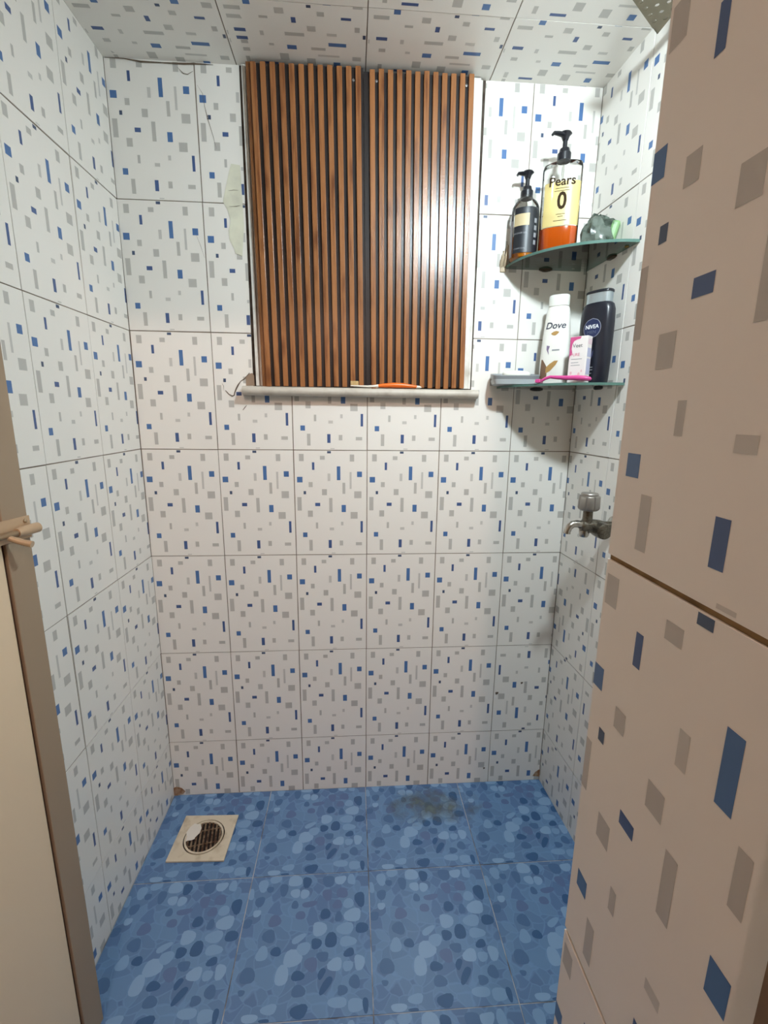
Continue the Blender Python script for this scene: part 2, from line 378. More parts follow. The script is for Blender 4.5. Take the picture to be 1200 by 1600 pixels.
# --- the hall behind the camera that holds the warm lamp
hb = MB().box(-.9, 1.5, -2.75, -2.65, 0, 2.5).build('wall_hall', HALLPAINT); struct(hb, 'plain painted hall wall opposite the niche', 'wall')
hl = MB().box(-1.0, -.9, -2.75, -1.05, 0, 2.5).build('wall_hall_left', HALLPAINT); struct(hl, 'plain painted hall wall on the left side', 'wall')
hr = MB().box(1.4, 1.5, -2.65, -1.013, 0, 2.5).build('wall_hall_right', HALLPAINT); struct(hr, 'plain painted hall wall on the right side', 'wall')
hc = MB().box(-1.0, 1.5, -2.75, .14, 2.5, 2.6).build('ceiling_hall', HALLPAINT); struct(hc, 'plain painted hall ceiling above the doorway', 'ceiling')
hf = MB().box(-1.0, 1.5, -2.75, -1.3, -.12, -.001).build('floor_hall', mat('hall_floor', rgb(150, 128, 108), 0.5, vary=(6, rgb(130, 112, 96), .4, .6))); struct(hf, 'plain brown hall floor outside the niche', 'floor')
sd = MB().box(-.9, -.15, -1.05, -.60, 0, .001).box(-.9, -.14, -.66, -.60, 0, 2.5).build('wall_left_return', HALLPAINT)
struct(sd, 'plain wall return behind the open door', 'wall')

# --- cement patches, cracks and stains on the walls (own shape, in the wall)
def plate(name, poly, y, m, parent, th=.0008):
    mb = MB(); n = len(poly)
    vs = [(x, y, z) for x, z in poly] + [(x, y + th, z) for x, z in poly]
    mb.put(vs, [tuple(range(n)), tuple(range(2 * n - 1, n - 1, -1))] + [(i, n + i, n + (i + 1) % n, (i + 1) % n) for i in range(n)])
    return mb.build(name, m, parent)
def ribbon(name, pts, wd, y, m, parent):
    L = []; Rr = []
    for k, p in enumerate(pts):
        a = Vector(pts[max(k - 1, 0)]); b = Vector(pts[min(k + 1, len(pts) - 1)]); d = (b - a).normalized(); nrm = Vector((-d.y, d.x))
        ww = wd * random.uniform(.5, 1.3) * (.4 if k in (0, len(pts) - 1) else 1)
        L.append(Vector(p) + nrm * ww); Rr.append(Vector(p) - nrm * ww)
    mb = MB()
    for k in range(len(pts) - 1):
        mb.put([(L[k].x, y, L[k].y), (Rr[k].x, y, Rr[k].y), (Rr[k + 1].x, y, Rr[k + 1].y), (L[k + 1].x, y, L[k + 1].y)], [(0, 1, 2, 3)])
    return mb.build(name, m, parent)
plate('cement_patch', [(0.275, 1.7722), (0.2682, 1.7514), (0.261, 1.7253), (0.2527, 1.6972), (0.2512, 1.6884), (0.26, 1.6747), (0.2647, 1.6572), (0.267, 1.6466), (0.2611, 1.6268), (0.2618, 1.6052), (0.2724, 1.5856), (0.2748, 1.5748), (0.2915, 1.5689), (0.2986, 1.6389), (0.2974, 1.7094), (0.2957, 1.7697)], -.0014, PATCHMAT, wb)
ribbon('crack', [(0.2954, 1.2889), (0.2901, 1.2816), (0.2814, 1.2733), (0.2711, 1.2667), (0.264, 1.2568), (0.2585, 1.2469), (0.2543, 1.237), (0.253, 1.2312), (0.2475, 1.2287), (0.2395, 1.2335), (0.2309, 1.2432)], 0.0016, -0.001, CRACK, wb)
ribbon('crack', [(0.2229, 1.261), (0.2266, 1.2546), (0.2251, 1.2431)], 0.0008, -0.001, CRACK, wb)
ribbon('crack', [(0.2838, 1.2052), (0.2785, 1.1993), (0.2731, 1.1925)], 0.0014, -0.001, CRACK, wb)
plate('cement_patch', [(0.2953, 1.2865), (0.2849, 1.2766), (0.2855, 1.2563), (0.3071, 1.2561), (0.3067, 1.2819), (0.3028, 1.2883)], -.0012, mat('chipped_brown', rgb(150,128,108), .9), wb)
ribbon('crack', [(0.2283, 1.2684), (0.2257, 1.2667)], 0.0012, -0.001, CRACK, wb)
ribbon('crack', [(0.266, 1.7134), (0.2776, 1.7152), (0.29, 1.7152)], 0.0005, -0.003, CRACK, wb)
ribbon('crack', [(0.266, 1.6788), (0.2833, 1.68), (0.2931, 1.6821)], 0.0005, -0.003, CRACK, wb)
ribbon('crack', [(0.2066, 1.9308), (0.2176, 1.9143), (0.2207, 1.8886), (0.2264, 1.8628), (0.2365, 1.8281), (0.2423, 1.8017)], 0.0005, -0.001, CRACK, wb)
ribbon('crack', [(0.1817, 1.6145), (0.1904, 1.5908), (0.1988, 1.562)], 0.0005, -0.001, CRACK, wb)
ribbon('crack', [(0.1989, 1.9578), (0.1863, 1.9509), (0.1768, 1.9525), (0.1634, 1.9643)], 0.0007, -0.001, CRACK, wb)
ribbon('crack', [(0.227, 1.8716), (0.2249, 1.8628)], 0.0012, -0.001, CRACK, wb)
ribbon('crack', [(0.0034, 1.9743), (0.0456, 1.9746), (0.083, 1.9704), (0.1305, 1.9709), (0.1783, 1.9714), (0.2023, 1.9727), (0.2457, 1.9729)], 0.0016, -0.001, CRACK, wb)
plate('stain', [(-0.0108, 0.0041), (-0.0051, 0.0251), (0.0091, 0.0315), (0.0244, 0.026), (0.0352, 0.0136), (0.0286, 0.0044), (0.0045, -0.0015)], -.0016, RUST, wb)
plate('stain', [(1.1594, 0.0152), (1.167, 0.0296), (1.1793, 0.0389), (1.1907, 0.0334), (1.1948, 0.0109)], -.0016, RUST, wb)
plate('chip', [(1.0135, 0.3292), (1.0193, 0.331), (1.0244, 0.3294), (1.0211, 0.324), (1.0154, 0.3212)], -.0016, CRACK, wb)
plate('chip', [(1.0932, 0.3619), (1.0974, 0.3632), (1.1011, 0.362), (1.0988, 0.3581), (1.0946, 0.3561)], -.0016, CRACK, wb)
plate('chip', [(0.9899, 0.0545), (0.9932, 0.0555), (0.9961, 0.0545), (0.9942, 0.0514), (0.9909, 0.0498)], -.0016, CRACK, wb)

# --- window opening: white frame strips and the half-round ledge
FRAMEW = mat('white_frame_paint', rgb(226, 224, 216), 0.45, vary=(25, rgb(196, 190, 178), .5, .75))
SHADOWGAP = mat('shaded_gap', rgb(92, 82, 74), 0.95, vary=(30, rgb(60, 48, 40), .4, .6))  # shade of the shallow recess is painted into this dark colour
wn = MB().box(OX0 - .001, OX1 + .001, .0012, .06, OZ - .001, CEIL).build('window_1', SHADOWGAP)
struct(wn, 'covered window opening in the back wall with white frame strips', 'window')
def frame_strip(xa, xb, xc, xd, y0, y1):
    v = [(xa, y0, CEIL - .002), (xb, y0, CEIL - .002), (xd, y0, OZ + .006), (xc, y0, OZ + .006)]
    vs = v + [(a, y1, c) for a, b, c in v]
    return MB().put(vs, [(3, 2, 1, 0), (4, 5, 6, 7), (0, 1, 5, 4), (1, 2, 6, 5), (2, 3, 7, 6), (3, 0, 4, 7)]).build('frame_strip', FRAMEW, wn)
frame_strip(.3105, .3190, .3130, .3215, -.008, .02)
frame_strip(.3195, .3400, .3225, .3440, -.004, .02)
frame_strip(.8500, .8735, .8600, .8770, -.010, .02)
frame_strip(.8745, .8800, .8790, .8845, -.004, .02)
LEDGE = mat('grey_ledge', rgb(196, 190, 178), 0.5, vary=(20, rgb(160, 150, 136), .5, .8))
lp = []
for i in range(9):
    t = -pi / 2 + pi * i / 8
    lp.append((-.024 - .0125 * cos(t), 1.2425 + .0115 * sin(t)))
lp = [(.0, 1.2310)] + lp + [(.0, 1.2540)]
n = len(lp); x0, x1 = .277, .9045
vs = [(x0 + (.004 if 0 < i < n - 1 else 0), y, z) for i, (y, z) in enumerate(lp)] + [(x1 - (.004 if 0 < i < n - 1 else 0), y, z - .001) for i, (y, z) in enumerate(lp)]
MB().put(vs, [tuple(range(n)), tuple(range(2 * n - 1, n - 1, -1))] + [(i, n + i, n + (i + 1) % n, (i + 1) % n) for i in range(n)]).build('window_sill', LEDGE, wn, smooth=True)['label'] = 'grey rounded ledge'

# --- door leaf at the left, bolt, jamb of the doorway
STILE = mat('door_stile', rgb(156, 138, 116), 0.45, spec=0.4)
LEAF = mat('door_leaf_cream', rgb(226, 206, 176), 0.4, spec=0.4)
GAPB = mat('door_gap', rgb(70, 44, 26), 0.9)
BOLTM = mat('bolt_paint', rgb(196, 170, 140), 0.35, metal=0.35)
BRASS = mat('bolt_rod', rgb(170, 150, 124), 0.3, metal=0.8)
dr = MB().box(-.60, -.046, -.004, .022, .03, 1.86).build('door_1', LEAF, None, (.0620, -.5620, 0), (0, 0, radians(90 - 10)))
struct(dr, 'cream door leaf standing open along the left wall', 'door')
# local x along the leaf (0 = free edge), local -y faces the viewer
# local frame: x -> along towards the niche, so the leaf runs to negative x
MB().bbox(-.042, 0, -.008, .024, .010, 1.88, .0015).build('stile', STILE, dr)['label'] = 'brown stile along the free edge'
MB().box(-.0462, -.0418, -.0025, .02, .012, 1.87).build('gap_shade_strip', GAPB, dr)['label'] = 'dark strip painted as the shaded gap beside the stile'  # dark strip paints the shade of the gap, not a seal
bt = MB().bbox(-.075, .001, -.0105, -.0078, .996, 1.030, .0008).build('bolt_plate', BOLTM, dr); bt['label'] = 'painted tower bolt plate'
rb = Matrix.Rotation(pi / 2, 4, 'Y')
MB().sweep([(-.030, -.0165, 1.010), (-.020, -.0165, 1.010), (.0065, -.0165, 1.010), (.008, -.0165, 1.010)], [.0062, .0078, .0078, .006], 16).build('barrel', BOLTM, bt, smooth=True)
MB().sweep([(-.085, -.0165, 1.010), (-.024, -.0165, 1.010)], .0046, 14).build('rod', BRASS, bt, smooth=True)
MB().sweep([(-.045, -.018, 1.006), (-.040, -.034, .999), (-.0375, -.046, .996)], [.0042, .0046, .0048], 14).build('pin', BOLTM, bt, smooth=True)
MB().loft([(0, .0034, .0034), (.0015, .0030, .0030), (.0022, .0015, .0015)], 12, M=Matrix.Translation((-.008, -.0105, 1.023)) @ Matrix.Rotation(pi / 2, 4, 'X')).build('screw', BRASS, bt)
JAMB = mat('jamb_wood', rgb(122, 96, 66), 0.5, vary=(14, rgb(98, 74, 50), .4, .6))
tj = MB().box(.7235, .79, -1.225, -1.1575, 0, 1.93).box(-.13, -.088, -1.225, -1.165, 0, 1.93).box(-.13, .79, -1.225, -1.165, 1.904, 1.94).build('trim_1', JAMB)
struct(tj, 'brown wooden door frame around the doorway at the near right edge', 'door frame')

# =================================================================== THINGS
# --- slatted panel over the window
WOOD = bpy.data.materials.new('slat_wood'); WOOD.use_nodes = True
def wood(m, dark=1.0):
    nt = m.node_tree; b = nt.nodes['Principled BSDF']
    tc = nt.nodes.new('ShaderNodeTexCoord'); oi = nt.nodes.new('ShaderNodeObjectInfo')
    mp = nt.nodes.new('ShaderNodeMapping'); mp.inputs['Scale'].default_value = (90, 90, 7)
    cb = nt.nodes.new('ShaderNodeCombineXYZ'); ml = nt.nodes.new('ShaderNodeMath'); ml.operation = 'MULTIPLY'; ml.inputs[1].default_value = 13
    nt.links.new(oi.outputs['Random'], ml.inputs[0]); nt.links.new(ml.outputs[0], cb.inputs[2]); nt.links.new(ml.outputs[0], cb.inputs[0])
    ad = nt.nodes.new('ShaderNodeVectorMath'); nt.links.new(tc.outputs['Object'], ad.inputs[0]); nt.links.new(cb.outputs[0], ad.inputs[1])
    nt.links.new(ad.outputs[0], mp.inputs['Vector'])
    n1 = nt.nodes.new('ShaderNodeTexNoise'); n1.inputs['Scale'].default_value = 1; n1.inputs['Detail'].default_value = 5
    nt.links.new(mp.outputs[0], n1.inputs['Vector'])
    r1 = nt.nodes.new('ShaderNodeValToRGB'); e = r1.color_ramp.elements
    d = dark
    def C(r, g, bb): return rgb(r * d, g * d, bb * d)
    e[0].position = .30; e[0].color = C(112, 66, 38); e[1].position = .48; e[1].color = C(150, 98, 58)
    k = e.new(.75); k.color = C(164, 110, 68)
    nt.links.new(n1.outputs['Fac'], r1.inputs[0])
    # knots
    mp2 = nt.nodes.new('ShaderNodeMapping'); mp2.inputs['Scale'].default_value = (30, 30, 9); nt.links.new(ad.outputs[0], mp2.inputs['Vector'])
    vo = nt.nodes.new('ShaderNodeTexVoronoi'); vo.inputs['Scale'].default_value = 1; nt.links.new(mp2.outputs[0], vo.inputs['Vector'])
    mr = nt.nodes.new('ShaderNodeMapRange'); mr.inputs[1].default_value = .08; mr.inputs[2].default_value = .30; mr.inputs[3].default_value = .75; mr.inputs[4].default_value = 0
    nt.links.new(vo.outputs['Distance'], mr.inputs[0])
    mx = nt.nodes.new('ShaderNodeMix'); mx.data_type = 'RGBA'; mx.inputs['B'].default_value = C(98, 54, 30)
    nt.links.new(mr.outputs[0], mx.inputs['Factor']); nt.links.new(r1.outputs[0], mx.inputs['A']); nt.links.new(mx.outputs['Result'], b.inputs['Base Color'])
    nb = nt.nodes.new('ShaderNodeTexNoise'); nb.inputs['Scale'].default_value = 360; nb.inputs['Detail'].default_value = 1
    nt.links.new(tc.outputs['Object'], nb.inputs['Vector'])
    bp = nt.nodes.new('ShaderNodeBump'); bp.inputs['Strength'].default_value = .32; bp.inputs['Distance'].default_value = .001
    nt.links.new(nb.outputs['Fac'], bp.inputs['Height']); nt.links.new(bp.outputs['Normal'], b.inputs['Normal'])
    b.inputs['Roughness'].default_value = .27; b.inputs['Specular IOR Level'].default_value = .5
wood(WOOD)
WOODR = bpy.data.materials.new('edge_wood'); WOODR.use_nodes = True; wood(WOODR, .84)
BLACK = mat('groove_black', rgb(46, 42, 42), 0.26, spec=0.5, bump=(300, .15, .001))
PZ0, PZ1 = 1.2555, 1.9690
pan = empty('slatted_panel', (.6000, -.010, PZ0), 0)
tag(pan, 'slatted panel of brown wood strips with black grooves covering the window', 'panel')
pan.rotation_euler = (0, -.012, 0)
def sx(x): return x - .6000 + .012 * (1.895 - PZ0)
H = PZ1 - PZ0
MB().box(sx(.3400), sx(.5925), -.012, -.002, 0, H + .003).build('backing_board', BLACK, pan)['label'] = 'black left backing board'
MB().box(sx(.5935), sx(.8545), -.012, -.002, .001, H - .004).build('backing_board', BLACK, pan)['label'] = 'black right backing board'
MB().box(sx(.3245), sx(.3365), -.0135, -.002, 0, H + .004).build('edge_strip', WOODR, pan)['label'] = 'darker wood edge strip at the left'
slat_me = None
sl = MB(); sl.bbox(-.0062, .0062, -.0205, -.0121, 0, H, .0008)
slat_me = make_mesh('slat', sl.v, sl.f, WOOD, sl.m)
for i in range(12):
    add('slat', slat_me, pan, (sx(.3417 + .02175 * i), 0, random.uniform(0, .002)))
for i in range(12):
    add('slat', slat_me, pan, (sx(.6135 + .02126 * i), 0, random.uniform(-.004, -.001)))
SCREW = mat('screw_steel', rgb(150, 150, 150), .35, metal=.8)
sc_me = None
for x in (.5700, .6235, .8370):
    m_ = MB().loft([(0, .0035, .0035), (.0012, .003, .003), (.0016, .001, .001)], 12, M=Matrix.Translation((sx(x), -.012, H - .022)) @ Matrix.Rotation(pi / 2, 4, 'X'))
    m_.build('screw', SCREW, pan)

# --- toothbrush on the ledge
tb = empty('toothbrush', (.655, -.0285, 1.2540), 0)
tag(tb, 'orange and white toothbrush lying on the grey ledge under the slatted panel', 'toothbrush')
TBW = mat('toothbrush_white', rgb(238, 232, 220), .3); TBO = mat('toothbrush_orange', rgb(238, 112, 30), .3); TBB = mat('bristle', rgb(214, 184, 130), .8)
TS = [(-.0950, .0045), (-.080, .0040), (-.070, .0036), (-.050, .0032), (-.034, .0040), (-.022, .0048)]
MB().sweep([(x, 0, z) for x, z in TS], [(.004, .0018), (.0055, .0024), (.0045, .0024), (.003, .0026), (.004, .0034), (.005, .0044)], 12).build('neck', TBW, tb, smooth=True)
MB().sweep([(x, 0, z) for x, z in ((-.024, .0050), (-.010, .0062), (.02, .0076), (.045, .0070), (.068, .0052), (.080, .0042))],
           [(.0040, .0036), (.0058, .0052), (.0066, .0066), (.0064, .0062), (.0056, .0044), (.0046, .0036)], 14).build('handle', TBO, tb, smooth=True)
MB().sweep([(.078, 0, .0042), (.088, 0, .0036), (.0925, 0, .0032)], [(.0047, .0037), (.0042, .003), (.002, .0015)], 12).build('handle_tip', TBW, tb, smooth=True)
bm_ = MB()
for i in range(8):
    for j in range(3):
        x = -.0935 + i * .0026; y = -.003 + j * .003
        bm_.loft([(0, .0011, .0011), (.0105, .0013, .0013)], 6, M=Matrix.Translation((x, y, .0060)))
o = bm_.build('bristles', TBB, tb); o['kind'] = 'stuff'

# --- glass corner shelves
GLASS = clear_mat('shelf_glass', (.86, .93, .90, 1), .08, .03)
GEDGE = film_mat('glass_edge', rgb(112, 150, 138), .4, .15)
CLAMP = mat('clamp_bronze', rgb(70, 58, 46), .4, metal=.7); CLAMPB = mat('clamp_black', rgb(34, 32, 32), .4)
def corner_shelf(z, Rr, label, cm, th=.006):
    o = empty('glass_corner_shelf', (W, 0, z), 0); tag(o, label, 'shelf')
    poly = [(.0 + SK * 0 - .001, -.0005)]
    for i in range(25):
        t = pi + (pi / 2) * i / 24
        poly.append((Rr * cos(t) + (SK * Rr if i == 24 else SK * Rr * (i / 24) ** 3) - .001, Rr * sin(t) - .0005))
    mb = MB().prism(poly, -th, 0, 0, 1)
    mb.build('glass_plate', [GLASS, GEDGE], o)
    for px, py, rz in ((-.115, -.010, 0), (.002, -.118, pi / 2)):
        c = MB().loft([(-.011, .010, .0075), (-.0085, .018, .0085), (-.0062, .018, .0085)], 20)
        c.build('clamp', cm, o, (px, py - (0 if rz == 0 else 0), 0), (0, 0, rz), smooth=True)
        c2 = MB().loft([(.0002, .012, .0065), (.002, .011, .006), (.003, .006, .004)], 16)
        c2.build('clamp_cap', cm, o, (px, py, 0), (0, 0, rz), smooth=True)
    return o
s1 = corner_shelf(1.566, .218, 'upper glass corner shelf with pump bottles standing on it', CLAMP)
MB().loft([(-.0085, .004, .004), (-.0062, .005, .005)], 14).build('screw', mat('screw_brass', rgb(120, 100, 50), .4, metal=.8), s1, (-.004, -.19, 0))
s2 = corner_shelf(1.264, .222, 'lower glass corner shelf with soap dish and toiletries above the tap', CLAMPB)
SH1, SH2 = 1.5662, 1.2642
# beige hook at the end of the upper shelf
HOOK = mat('hook_beige', rgb(196, 178, 150), .5)
hk = empty('wall_hook', (.957, 0, 1.578), 0); tag(hk, 'small beige two-pronged hook on the wall at the left end of the upper shelf', 'hook')
MB().bbox(-.008, .008, -.004, .0005, -.026, .004, .0015).build('plate', HOOK, hk)
for dx, top in ((-.005, .020), (.004, .034)):
    MB().sweep([(dx, -.003, -.012), (dx - .001, -.010, -.004), (dx, -.014, .008), (dx + .001, -.013, top)], [.0042, .0045, .0042, .003], 10).build('prong', HOOK, hk, smooth=True)

# --- bottles
def interp(prof, z):
    for p, q in zip(prof, prof[1:]):
        if p[0] <= z <= q[0]:
            t = (z - p[0]) / max(q[0] - p[0], 1e-9); return [p[i] + (q[i] - p[i]) * t for i in range(1, 4)]
    return list((prof[0] if z < prof[0][0] else prof[-1])[1:4])
def onto(prof, x, z, off):
    a, b, e = interp(prof, z); r = min(abs(x / a), .995)
    return (x, -b * (1 - r ** e) ** (1 / e) - off, z)
def label_grid(prof, x0, x1, z0, z1, off, nx=14, nz=10, shape=None):
    vs = []; fs = []
    for j in range(nz + 1):
        for i in range(nx + 1):
            x = x0 + (x1 - x0) * i / nx; z = z0 + (z1 - z0) * j / nz
            if shape: x, z = shape(x, z)
            vs.append(onto(prof, x, z, off))
    for j in range(nz):
        for i in range(nx):
            k = j * (nx + 1) + i; fs.append((k, k + 1, k + nx + 2, k + nx + 1))
    return vs, fs
def poly_on(prof, pts, off, nr=12, nc=8):
    """outline laid on the bottle front, filled row by row so that it follows the curve"""
    z0 = min(p[1] for p in pts); z1 = max(p[1] for p in pts); vs = []; fs = []
    for j in range(nr + 1):
        z = z0 + (z1 - z0) * (j + (.02 if j == 0 else -.02 if j == nr else 0)) / nr; xs = []
        for (xa, za), (xb, zb) in zip(pts, pts[1:] + pts[:1]):
            if (za - z) * (zb - z) <= 0 and za != zb: xs.append(xa + (xb - xa) * (z - za) / (zb - za))
        xa, xb = (min(xs), max(xs)) if xs else (pts[0][0], pts[0][0])
        vs += [onto(prof, xa + (xb - xa) * i / nc, z, off) for i in range(nc + 1)]
    for j in range(nr):
        for i in range(nc):
            k = j * (nc + 1) + i; fs.append((k, k + 1, k + nc + 2, k + nc + 1))
    return vs, fs
def text_geo(txt, size, shear=0.0, bold=0.0, sx_=1.0):
    cu = bpy.data.curves.new('t', 'FONT'); cu.body = txt; cu.size = size; cu.align_x = 'CENTER'; cu.align_y = 'CENTER'; cu.shear = shear
    cu.offset = bold; cu.resolution_u = 3
    to = bpy.data.objects.new('t', cu); COL.objects.link(to)
    dg = bpy.context.evaluated_depsgraph_get(); me = bpy.data.meshes.new_from_object(to.evaluated_get(dg))
    vs = [(v.co.x * sx_, v.co.y) for v in me.vertices]; fs = [tuple(p.vertices) for p in me.polygons]
    bpy.data.objects.remove(to); bpy.data.meshes.remove(me); bpy.data.curves.remove(cu)
    return vs, fs
def text_on(prof, txt, x, z, size, off, m, parent, name, shear=0.0, bold=0.0, sx_=1.0):
    vs, fs = text_geo(txt, size, shear, bold, sx_)
    MB().put([onto(prof, x + a, z + b, off) for a, b in vs], fs).build(name, m, parent)
def pump(parent, z, r, m, hd, stem=.020, head=.02, yaw=0.0):
    """screw collar, stem and nozzle head of a pump bottle"""
    c = MB().loft([(z, r, r), (z + .016, r, r), (z + .018, r * .82, r * .82), (z + .026, r * .70, r * .70), (z + .028, r * .45, r * .45)], 24)
    c.build('pump_collar', m, parent, smooth=True)
    MB().loft([(z + .026, r * .36, r * .36), (z + .028 + stem, r * .32, r * .32)], 14).build('pump_stem', m, parent, smooth=True)
    h = MB()
    zz = z + .026 + stem
    h.loft([(zz - .006, r * .42, r * .42), (zz + .002, r * .60, r * .60), (zz + .007, r * .95, r * .80), (zz + .010, r * .80, r * .70)], 20)
    h.sweep([(0, 0, zz + .004), (-hd * .6, 0, zz + .0055), (-hd * .9, 0, zz + .005), (-hd, 0, zz + .001)], [(r * .55, .0045), (r * .45, .004), (r * .35, .0035), (r * .28, .003)], 12)
    h.build('pump_head', m, parent, None, (0, 0, yaw), smooth=True)
PUMPB = mat('pump_black', rgb(30, 32, 38), .28)
CLEARP = clear_mat('clear_plastic', (.94, .95, .94, 1), .05, .06, 1.22)
AMBER = film_mat('amber_liquid', rgb(226, 104, 20), .35, .15)
AMBER2 = film_mat('amber_liquid_dark', rgb(214, 128, 24), .3, .15)
YELLOW = film_mat('yellow_film', rgb(226, 206, 140), .30, .35)
INKB = mat('ink_brown', rgb(58, 46, 32), .9, spec=.08); INKGREY = mat('ink_grey', rgb(150, 152, 156), .5)

# clear amber soap bottle
pb = empty('soap_bottle', (1.0600, -.088, SH1), radians(-25))
tag(pb, 'tall clear pump bottle with yellow label and orange liquid on the upper shelf', 'bottle')
PP = [(0, .041, .023, 2.7), (.004, .044, .026, 2.8), (.10, .0445, .026, 2.8), (.186, .0445, .026, 2.8), (.194, .043, .0245, 2.7), (.199, .030, .018, 2.6), (.2015, .017, .015, 2.0), (.208, .0145, .0145, 2)]
MB().loft(PP, 48, ex=3.6).build('bottle_body', CLEARP, pb, smooth=True, sharp=60)
LQ = [(.002, .0395, .0215, 2.7), (.005, .0425, .0245, 2.8), (.058, .043, .0245, 2.8)]
MB().loft(LQ, 48).build('liquid', AMBER, pb, smooth=True, sharp=50)['label'] = 'orange liquid'
vs, fs = label_grid(PP, -.036, .0425, .059, .152, .0003, 20, 10); MB().put(vs, fs).build('front_label', YELLOW, pb, smooth=True)['label'] = 'see-through yellow label'
vs, fs = label_grid(PP, -.034, .034, .006, .056, .0003, 8, 4)
text_on(PP, 'Pears', .002, .152, .027, .0006, INKB, pb, 'lettering', bold=.0005, sx_=1.0)
text_on(PP, '0', .004, .110, .050, .0006, INKB, pb, 'lettering', bold=.0012, sx_=.85)
for k, (zz, ww) in enumerate(((.138, .030), (.1325, .034), (.0835, .020), (.0785, .012), (.070, .03))):
    vs, fs = label_grid(PP, .003 - ww / 2, .003 + ww / 2, zz - .0006, zz + .0006, .0006, 6, 1); MB().put(vs, fs).build('fine_print', INKB, pb)
pump(pb, .203, .0155, PUMPB, .034, .024, yaw=radians(35))
MB().sweep([(0, 0, .02), (0, 0, .205)], .003, 10).build('dip_tube', clear_mat('dip_tube', (.9, .9, .88, 1), .12), pb, smooth=True)

# dark-labelled charcoal gel bottle
cb_ = empty('gel_bottle', (.9930, -.0420, SH1), radians(-22))
tag(cb_, 'smaller pump bottle with black wrap label and tan band on the upper shelf', 'bottle')
CP = [(0, .031, .030, 2.1), (.003, .0335, .033, 2.1), (.104, .0338, .0333, 2.1), (.120, .032, .0315, 2.1), (.130, .027, .0265, 2.1), (.137, .019, .019, 2), (.140, .0165, .0165, 2), (.146, .015, .015, 2)]
MB().loft(CP, 40).build('bottle_body', CLEARP, cb_, smooth=True, sharp=60)
MB().loft([(.002, .0295, .0285, 2.1), (.004, .032, .0315, 2.1), (.052, .0322, .0318, 2.1)], 40).build('liquid', AMBER2, cb_, smooth=True, sharp=50)['label'] = 'amber liquid'
BLK = mat('label_black', rgb(32, 36, 42), .4); TAN = mat('label_tan', rgb(196, 178, 138), .5); GREYLAB = mat('label_back_grey', rgb(128, 124, 128), .5)
vs, fs = label_grid(CP, -.0235, .0326, .012, .113, .0003, 24, 8); MB().put(vs, fs).build('front_label', BLK, cb_, smooth=True)['label'] = 'black wrap label'
vs, fs = label_grid(CP, -.0232, .012, .072, .098, .0006, 14, 3); MB().put(vs, fs).build('label_band', TAN, cb_, smooth=True)['label'] = 'tan band'
text_on(CP, 'SHOWER GEL', -.008, .0555, .0052, .0006, INKGREY, cb_, 'lettering')
text_on(CP, 'CHARCOAL', -.008, .0215, .0050, .0006, INKGREY, cb_, 'lettering')
for k in range(4):
    vs, fs = label_grid(CP, .0235, .0285, .030 + k * .016, .040 + k * .016, .0006, 4, 2); MB().put(vs, fs).build('side_print', INKGREY, cb_)
vs, fs = label_grid(CP, -.0334, -.0265, .006, .088, .0004, 6, 4); MB().put(vs, fs).build('rear_label', GREYLAB, cb_, smooth=True)
pump(cb_, .141, .0150, PUMPB, .026, .024, yaw=radians(20))

# crumpled green-grey packet at the wall end of the upper shelf
pk = MB(); rn = random.Random(11); N1, N2 = 22, 12; vs = []; fs = []
for j in range(N2 + 1):
    for i in range(N1):
        th_ = pi * j / N2; ph_ = 2 * pi * i / N1
        r_ = 1 + .14 * sin(3 * ph_ + 2 * th_) + .10 * sin(7 * ph_ - 3 * th_) + rn.uniform(-.07, .07)
        z_ = cos(th_) * .040 * r_ + .036 + .026 * max(0, cos(ph_ - 2.2))* sin(th_)
        vs.append((sin(th_) * cos(ph_) * .036 * r_, sin(th_) * sin(ph_) * .024 * r_, max(z_, .0004)))
for j in range(N2):
    for i in range(N1):
        k = (i + 1) % N1; fs.append((j * N1 + i, (j + 1) * N1 + i, (j + 1) * N1 + k, j * N1 + k))
PACK = mat('packet_film', rgb(128, 140, 130), .18, trans=.45, vary=(40, rgb(60, 74, 64), .45, .6))
GREENP = mat('packet_green', rgb(128, 168, 112), .35, vary=(50, rgb(70, 96, 70), .5, .7))
po = empty('scrub_packet', (1.1460, -.1180, SH1), radians(-30)); tag(po, 'crumpled grey-green plastic packet at the right end of the upper shelf', 'packet')
MB().put(vs, fs).build('packet_film', PACK, po, smooth=True, sharp=25)
MB().bbox(.012, .030, -.016, .012, .010, .070, .005).build('contents', GREENP, po, None, (0, .25, 0))['label'] = 'green sponge showing through the film'

# white lotion bottle
WHITEP = mat('bottle_white', rgb(240, 238, 230), .25); WHITEC = mat('cap_white', rgb(232, 232, 224), .3)
INKN = mat('ink_navy', rgb(60, 62, 80), .5); GOLD = mat('print_gold', rgb(178, 140, 84), .4); BRN = mat('print_brown', rgb(120, 92, 72), .45)
db = empty('lotion_bottle', (1.0850, -.072, SH2), radians(-36)); tag(db, 'white lotion bottle with gold leaf print on the lower shelf', 'bottle')
DP = [(0, .033, .017, 2.6), (.004, .0355, .0195, 2.7), (.05, .0365, .020, 2.7), (.12, .0335, .0185, 2.7), (.16, .030, .017, 2.6), (.182, .0275, .016, 2.5), (.190, .025, .0145, 2.4), (.193, .022, .013, 2.3)]
MB().loft(DP, 40).build('bottle_body', WHITEP, db, smooth=True, sharp=50)
MB().loft([(.1925, .0245, .0150, 2.6), (.206, .0250, .0155, 2.6), (.2165, .0245, .0150, 2.6), (.219, .0215, .013, 2.5)], 36).build('cap', WHITEC, db, smooth=True, sharp=50)
text_on(DP, 'Dove', -.001, .1445, .022, .0006, INKN, db, 'lettering', shear=.22, bold=.0004, sx_=1.0)
